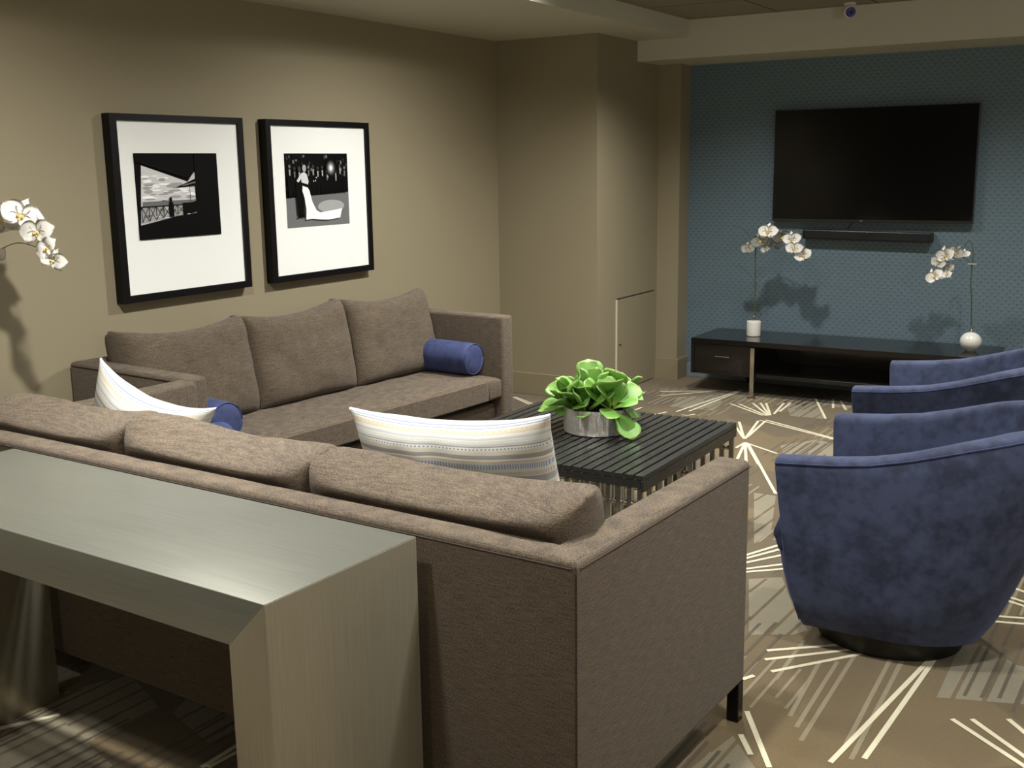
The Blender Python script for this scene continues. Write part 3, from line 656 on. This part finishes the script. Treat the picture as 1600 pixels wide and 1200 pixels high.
obj('screen', boxb(TX0-ox+.006, TX1-ox-.006, TY-Y4, TY-Y4+.006, .018, TZ1-TZ0-.006, bev=.001, seg=1), 'screen', t)
tc = bpy.data.curves.new('badge', 'FONT'); tc.body = 'LG'; tc.size = .013; tc.extrude = .0004; tc.align_x = 'CENTER'
tq = bpy.data.objects.new('tmp', tc); C.objects.link(tq); me = bpy.data.meshes.new_from_object(tq.evaluated_get(bpy.context.evaluated_depsgraph_get())); bpy.data.objects.remove(tq)
me.materials.clear(); me.materials.append(M['logo']); to = bpy.data.objects.new('badge', me); C.objects.link(to); to.rotation_euler = (PI/2, 0, 0); to.location = (-.045, TY-Y4+.0035, .004); to.parent = t
t = thing('soundbar', 'slim black sound bar on the blue wall just below the television', 'sound bar', (-1.835, Y4, 1.03))
bb = boxb(-.42, .42, -.075, -.006, 0, .062, bev=.006); bb.transform(Matrix.Rotation(.012, 4, 'Y')); obj('housing', bb, 'black', t)
bb = boxb(-.405, .405, -.0775, -.07, .006, .056, bev=.002); bb.transform(Matrix.Rotation(.012, 4, 'Y')); gr = obj('grille', bb, 'grille', t)
obj('display', boxb(-.035, .06, -.0785, -.076, .014, .048), 'black', gr); bm = B(); cyl(bm, (.01, -.079, .052), .002, .002, 'y', 8); obj('indicator', bm, 'logo', gr)
obj('bracket', boxb(-.2, .2, -.006, 0, .01, .05), 'black', t)
cb = B(); tube(cb, [(-1.935, 7.49, 1.16), (-1.94, 7.50, 1.13), (-1.955, 7.505, 1.115), (-1.95, 7.49, 1.092)], .003, 8); tag(obj('cable', cb, 'cable', None, smooth=True), 'thin black cable between the television and the sound bar', 'cable')

# ------------------------------------------------------------------ orchids
def flower_mesh():
    bm = B()
    def petal(L_, W_, ang, tilt, pw=1.0):
        p = B(); nu, nv = 6, 8; g_ = []
        for j in range(nv+1):
            v = j/nv; wd = W_/2*max(.04, math.sin(PI*min(1, (v**.8)*.94+.06))**pw); row = []
            for i in range(nu+1):
                u = -1+2*i/nu; row.append(p.verts.new((u*wd, L_*v-(L_*.05*u*u), .006*math.sin(v*PI)-.012*v*v+.004*u*u)))
            g_.append(row)
        for j in range(nv):
            for i in range(nu): p.faces.new((g_[j][i], g_[j][i+1], g_[j+1][i+1], g_[j+1][i]))
        ex = bmesh.ops.solidify(p, geom=p.faces[:], thickness=.0008)
        merge(bm, p, Matrix.Rotation(ang, 4, 'Z') @ Matrix.Rotation(tilt, 4, 'X') @ Matrix.Translation((0, .004, 0)))
    petal(.046, .036, 0, .1); petal(.044, .032, 2.2, .1); petal(.044, .032, -2.2, .1)
    petal(.052, .062, PI/2-.25, .2, .6); petal(.052, .062, -PI/2+.25, .2, .6); return bm
def lip_mesh():
    bm = B(); t_ = B(); bmesh.ops.create_uvsphere(t_, u_segments=12, v_segments=8, radius=.0048); merge(bm, t_, Matrix.Translation((0, -.003, .005)) @ Matrix.Scale(1.5, 4, (0, 1, 0)))
    for s in (-1, 1): t_ = B(); bmesh.ops.create_uvsphere(t_, u_segments=10, v_segments=6, radius=.0034); merge(bm, t_, Matrix.Translation((s*.006, -.002, .010)) @ Matrix.Scale(1.4, 4, (0, 1, 0)))
    t_ = B(); bmesh.ops.create_uvsphere(t_, u_segments=10, v_segments=6, radius=.0034); merge(bm, t_, Matrix.Translation((0, -.011, .008))); return bm
FL = LP = None
def add_flower(par, p, face, roll, sc):
    global FL, LP
    q = Vector(face).to_track_quat('Z', 'Y').to_matrix().to_4x4() @ Matrix.Rotation(roll, 4, 'Z')
    if FL is None:
        FL = obj('flower', flower_mesh(), 'petal', par, smooth=True); LP = obj('lip', lip_mesh(), 'lip', FL, smooth=True); a = FL
    else:
        a = FL.copy(); C.objects.link(a); a.parent = par; b = LP.copy(); C.objects.link(b); b.parent = a
    a.matrix_local = Matrix.Translation(p) @ q @ Matrix.Scale(sc, 4); return a
def orchid(label, loc, pot, stem, twigs, flowers, sc, face, seed, clips=()):
    t = thing('potted_orchid', label, 'orchid', loc); L0 = Vector(loc); r = random.Random(seed); rel = lambda p: Vector(p)-L0
    if pot == 'cyl':
        bm = B(); cyl(bm, (0, 0, .052), .048, .104, seg=48, bev=.006); obj('pot', bm, 'marble', t, angle=40); pt = .104
    elif pot == 'ball':
        bm = B(); lathe(bm, [(0, 0), (.028, .0)]+[(.064*math.sin(a), .058-.058*math.cos(a)) for a in [(.45+i*.11) for i in range(23)] if a < PI-.2]+[(.008, .1145), (0, .114)], 48); obj('pot', bm, 'marble', t, smooth=True); pt = .114
    bm = B(); lathe(bm, [(0, pt), (.011, pt), (.012, pt+.008), (.007, pt+.012), (.006, pt+.03), (.01, pt+.034), (.01, pt+.04), (0, pt+.041)], 24); obj('stem_holder', bm, 'chrome', t, smooth=True)
    bm = B(); tube(bm, [rel(p) for p in stem], (.0042, .0022), 8); obj('stem', bm, 'stem', t, smooth=True)
    for tw in twigs: bm = B(); tube(bm, [rel(p) for p in tw], (.0024, .0014), 7); obj('twig', bm, 'stem', t, smooth=True)
    for c_ in clips: bm = B(); cyl(bm, rel(c_), .003, .05, 'x', 8); obj('clip', bm, 'white', t)
    for k, p in enumerate(flowers):
        s = 1.18*sc*(p[3] if len(p) > 3 else 1); d_ = Vector(face)+Vector((r.uniform(-.45, .45), r.uniform(-.15, .15), r.uniform(.0, .4)))
        add_flower(t, rel(p[:3])+Vector((0, -.012, 0)), d_, r.uniform(-.5, .5), s)
    return t
orchid('white orchid in a white cylinder pot at the left of the media bench', (-2.505, 7.25, KZ), 'cyl',
       [(-2.500, 7.25, .49), (-2.503, 7.25, .75), (-2.507, 7.25, .95), (-2.485, 7.25, 1.04), (-2.40, 7.25, 1.085), (-2.292, 7.25, 1.045), (-2.225, 7.25, .98), (-2.181, 7.25, .952)],
       [[(-2.503, 7.25, .97), (-2.535, 7.25, 1.03), (-2.60, 7.26, 1.105), (-2.695, 7.27, 1.129)]],
       [(-2.544, 7.22, .975, .85), (-2.462, 7.22, 1.03), (-2.402, 7.20, 1.09, 1.15), (-2.375, 7.25, 1.01, .9), (-2.309, 7.21, 1.055), (-2.248, 7.22, 1.045), (-2.222, 7.2, .985), (-2.167, 7.22, .940, .95), (-2.43, 7.24, .975, .6)], 1.0, (.15, -1, -.1), 3)
orchid('drooping white orchid in a round white ball pot at the right of the media bench', (-1.112, 7.26, KZ), 'ball',
       [(-1.112, 7.26, .50), (-1.120, 7.24, .70), (-1.127, 7.22, .812), (-1.124, 7.22, .969), (-1.138, 7.22, 1.046), (-1.158, 7.22, 1.057), (-1.173, 7.22, 1.026), (-1.174, 7.22, .979)],
       [[(-1.128, 7.22, .88), (-1.134, 7.22, .922), (-1.169, 7.22, .955), (-1.207, 7.22, .962), (-1.271, 7.22, .925), (-1.291, 7.22, .877), (-1.326, 7.22, .828)]],
       [(-1.274, 7.18, .971, 1.1), (-1.212, 7.18, .985, .95), (-1.168, 7.19, .982, .6), (-1.316, 7.2, .925, .9), (-1.247, 7.2, .892, .6), (-1.330, 7.18, .840), (-1.262, 7.2, .852, .65)], .95, (-.1, -1, -.1), 8, clips=[(-1.126, 7.215, .92)])
# corner side table (behind the near sofa's end) that carries the third orchid
t = thing('side_table', 'small black square side table in the corner between the sofas', 'side table', (-3.74, 2.4, 0))
obj('tabletop', boxb(-.25, .25, -.28, .28, .47, .50, bev=.003), 'wood', t)
for sx in (-1, 1):
    for sy in (-1, 1): obj('leg', boxb(sx*.235-.012, sx*.235+.012, sy*.265-.012, sy*.265+.012, 0, .47), 'steelblack', t)
orchid('tall white orchid arching in at the left edge, in front of the taupe wall', (-3.90, 2.42, .50), 'cyl',
       [(-3.90, 2.42, .61), (-3.93, 2.45, .8), (-3.96, 2.52, 1.1), (-3.955, 2.58, 1.27), (-3.91, 2.6, 1.33), (-3.80, 2.61, 1.36), (-3.69, 2.61, 1.355), (-3.61, 2.61, 1.31), (-3.555, 2.61, 1.235)],
       [[(-3.96, 2.55, 1.19), (-3.95, 2.58, 1.235), (-3.894, 2.60, 1.262), (-3.802, 2.61, 1.288), (-3.689, 2.61, 1.275), (-3.60, 2.61, 1.235)]],
       [(-3.913, 2.6, 1.345, 1.1), (-3.805, 2.58, 1.378, 1.15), (-3.700, 2.58, 1.392, 1.2), (-3.62, 2.585, 1.333, 1.05), (-3.578, 2.59, 1.275, .85), (-3.565, 2.6, 1.23, .8), (-3.905, 2.6, 1.235, .7)], 1.05, (.55, -1, -.05), 5)

# ------------------------------------------------------------------ tub chairs
def make_chair(label, loc, rz):
    t = thing('tub_chair', label, 'armchair', loc, rz, 'blue tub chairs facing the coffee table')
    HT, HB = .37, .235; XF, XFB = -.385, -.315; XB, XBB = .42, .20; ZT_, Z0 = .66, .078
    def path(s, z):
        """s 0..1 from near arm front round the back to far arm front; returns plan point and inward normal at height z"""
        k = max(0, min(1, (z-Z0)/(ZT_-Z0))); kk = k**.62
        hw = HB+(HT-HB)*kk; xf = XFB+(XF-XFB)*kk; xb = XBB+(XB-XBB)*(k**.8)
        xs = xf+(xb-xf)*.42                                          # arms straight up to xs, then a superellipse back
        La = xs-xf; a = xb-xs; Lc = PI*math.sqrt((a*a+hw*hw)/2)*1.06; T = 2*La+Lc; d_ = s*T
        if d_ < La: return Vector((xf+d_, -hw*(1-.0*d_))), Vector((0, 1))
        if d_ > La+Lc: return Vector((xf+(T-d_), hw)), Vector((0, -1))
        th = -PI/2+PI*(d_-La)/Lc; e = .82
        cs, sn = math.cos(th), math.sin(th); px = xs+a*abs(cs)**e; py = hw*math.copysign(abs(sn)**e, sn)
        n = Vector((-abs(cs)/a, -sn/hw)).normalized(); return Vector((px, py)), n
    def ztop(x): 
        K = [(-.4, .657), (-.21, .672), (-.1, .687), (.01, .713), (.165, .757), (.3, .787), (.45, .797)]
        for (a, b), (c, d) in zip(K, K[1:]):
            if x <= c: return b+(d-b)*max(0, (x-a))/(c-a)
        return K[-1][1]
    NS = 72; NZ = 12; TH = .085; bm = B(); rings = []; pip = []; out_top = []
    for i in range(NS+1):
        s = i/NS; P1, _ = path(s, ZT_); zt = ztop(P1.x); ring = []
        for j in range(NZ+1):
            z = Z0+(zt-.016-Z0)*j/NZ; p, n = path(s, min(z, ZT_)); z_ = z
            if z > ZT_: p = p - n*.02*(z-ZT_)
            ring.append(Vector((p.x, p.y, z_)))
        p, n = path(s, ZT_); e = ring[-1]; nn = Vector((n.x, n.y, 0))
        pip.append(e - nn*.0005)
        for a, dz in ((.004, .008), (.014, .014), (.03, .017), (.055, .017), (.071, .012), (.08, .003), (TH, -.012)): ring.append(e+nn*a+Vector((0, 0, dz)))
        pb, nb = path(s, .28); pi = Vector((pb.x, pb.y, 0))+Vector((nb.x, nb.y, 0))*(TH+.01)
        q = e+nn*TH
        for k in (.33, .66, 1): ring.append(Vector((q.x+(pi.x-q.x)*k, q.y+(pi.y-q.y)*k, (zt-.03)+(.28-(zt-.03))*k)))
        p0, n0 = path(s, Z0); ring.append(Vector((p0.x+n0.x*TH, p0.y+n0.y*TH, Z0)))
        rings.append([bm.verts.new(v) for v in ring])
    m_ = len(rings[0])
    for a, b in zip(rings, rings[1:]):
        for k in range(m_): bm.faces.new((a[k], a[(k+1) % m_], b[(k+1) % m_], b[k]))
    bm.faces.new(rings[0]); bm.faces.new(rings[-1][::-1]); bmesh.ops.recalc_face_normals(bm, faces=bm.faces[:])
    obj('shell', bm, 'suede', t, angle=50)
    bm = B(); tube(bm, pip, .0028, 6, 0)
    pf = [path(0, z)[0] for z in [Z0+.02+(ZT_-.05-Z0)*k/12 for k in range(13)]]
    tube(bm, [(p.x-.001, p.y+.004, Z0+.02+(ZT_-.05-Z0)*k/12) for k, p in enumerate(pf)], .002, 6, 0)
    obj('piping', bm, 'suede2', t, smooth=True)
    # front rail, bulging, and seat cushion
    bm = B(); rows = []
    for j in range(13):
        k = j/12; z = Z0+(.41-Z0)*k; P0, _ = path(0, z); row = []
        for i in range(17):
            u = -1+2*i/16; hw = abs(P0.y)-.02; row.append(Vector((P0.x+.006-.062*math.sin(PI*min(1, k*.6+.12))**.7*(1-u**8), u*hw, z)))
        rows.append(row)
    vs_ = [[bm.verts.new(v) for v in row] for row in rows]; vb = [[bm.verts.new(v+Vector((.12, 0, 0))) for v in row] for row in rows]
    for j in range(12):
        for i in range(16):
            bm.faces.new((vs_[j][i], vs_[j][i+1], vs_[j+1][i+1], vs_[j+1][i])); bm.faces.new((vb[j][i], vb[j+1][i], vb[j+1][i+1], vb[j][i+1]))
    for i in range(16): bm.faces.new((vs_[0][i], vb[0][i], vb[0][i+1], vs_[0][i+1])); bm.faces.new((vs_[12][i], vs_[12][i+1], vb[12][i+1], vb[12][i]))
    for j in range(12): bm.faces.new((vs_[j][0], vs_[j+1][0], vb[j+1][0], vb[j][0])); bm.faces.new((vs_[j][16], vb[j][16], vb[j+1][16], vs_[j+1][16]))
    bmesh.ops.recalc_face_normals(bm, faces=bm.faces[:]); obj('front_rail', bm, 'suede', t, smooth=True)
    sc = pillow(.55, .70, .18, p=9, q=.32, wr=.003, seed=4, edge=.01)
    for v in sc.verts:
        x, y, z = v.co; sx = -z; wd = 1.0
        if sx > .05: wd = 1-.45*((sx-.05)/.27)**2
        
        v.co = Vector((sx-.060, x*wd, y+.385))
    bmesh.ops.recalc_face_normals(sc, faces=sc.faces[:]); obj('seat_cushion', sc, 'suede', t, smooth=True)
    bm = B(); cyl(bm, (-.085, 0, .039), .2, .078, seg=48, bev=.006); bmesh.ops.scale(bm, vec=(1.15, 1, 1), verts=bm.verts[:]); obj('swivel_base', bm, 'black', t, angle=40)
    return t
ch = make_chair('blue suede tub chair nearest the camera at the right edge', (-.645, 3.575, 0), 0)
c2 = copy_tree(ch); c2.location = (-.72, 4.755, 0); c2['label'] = 'blue suede tub chair behind the nearest one, closer to the television'
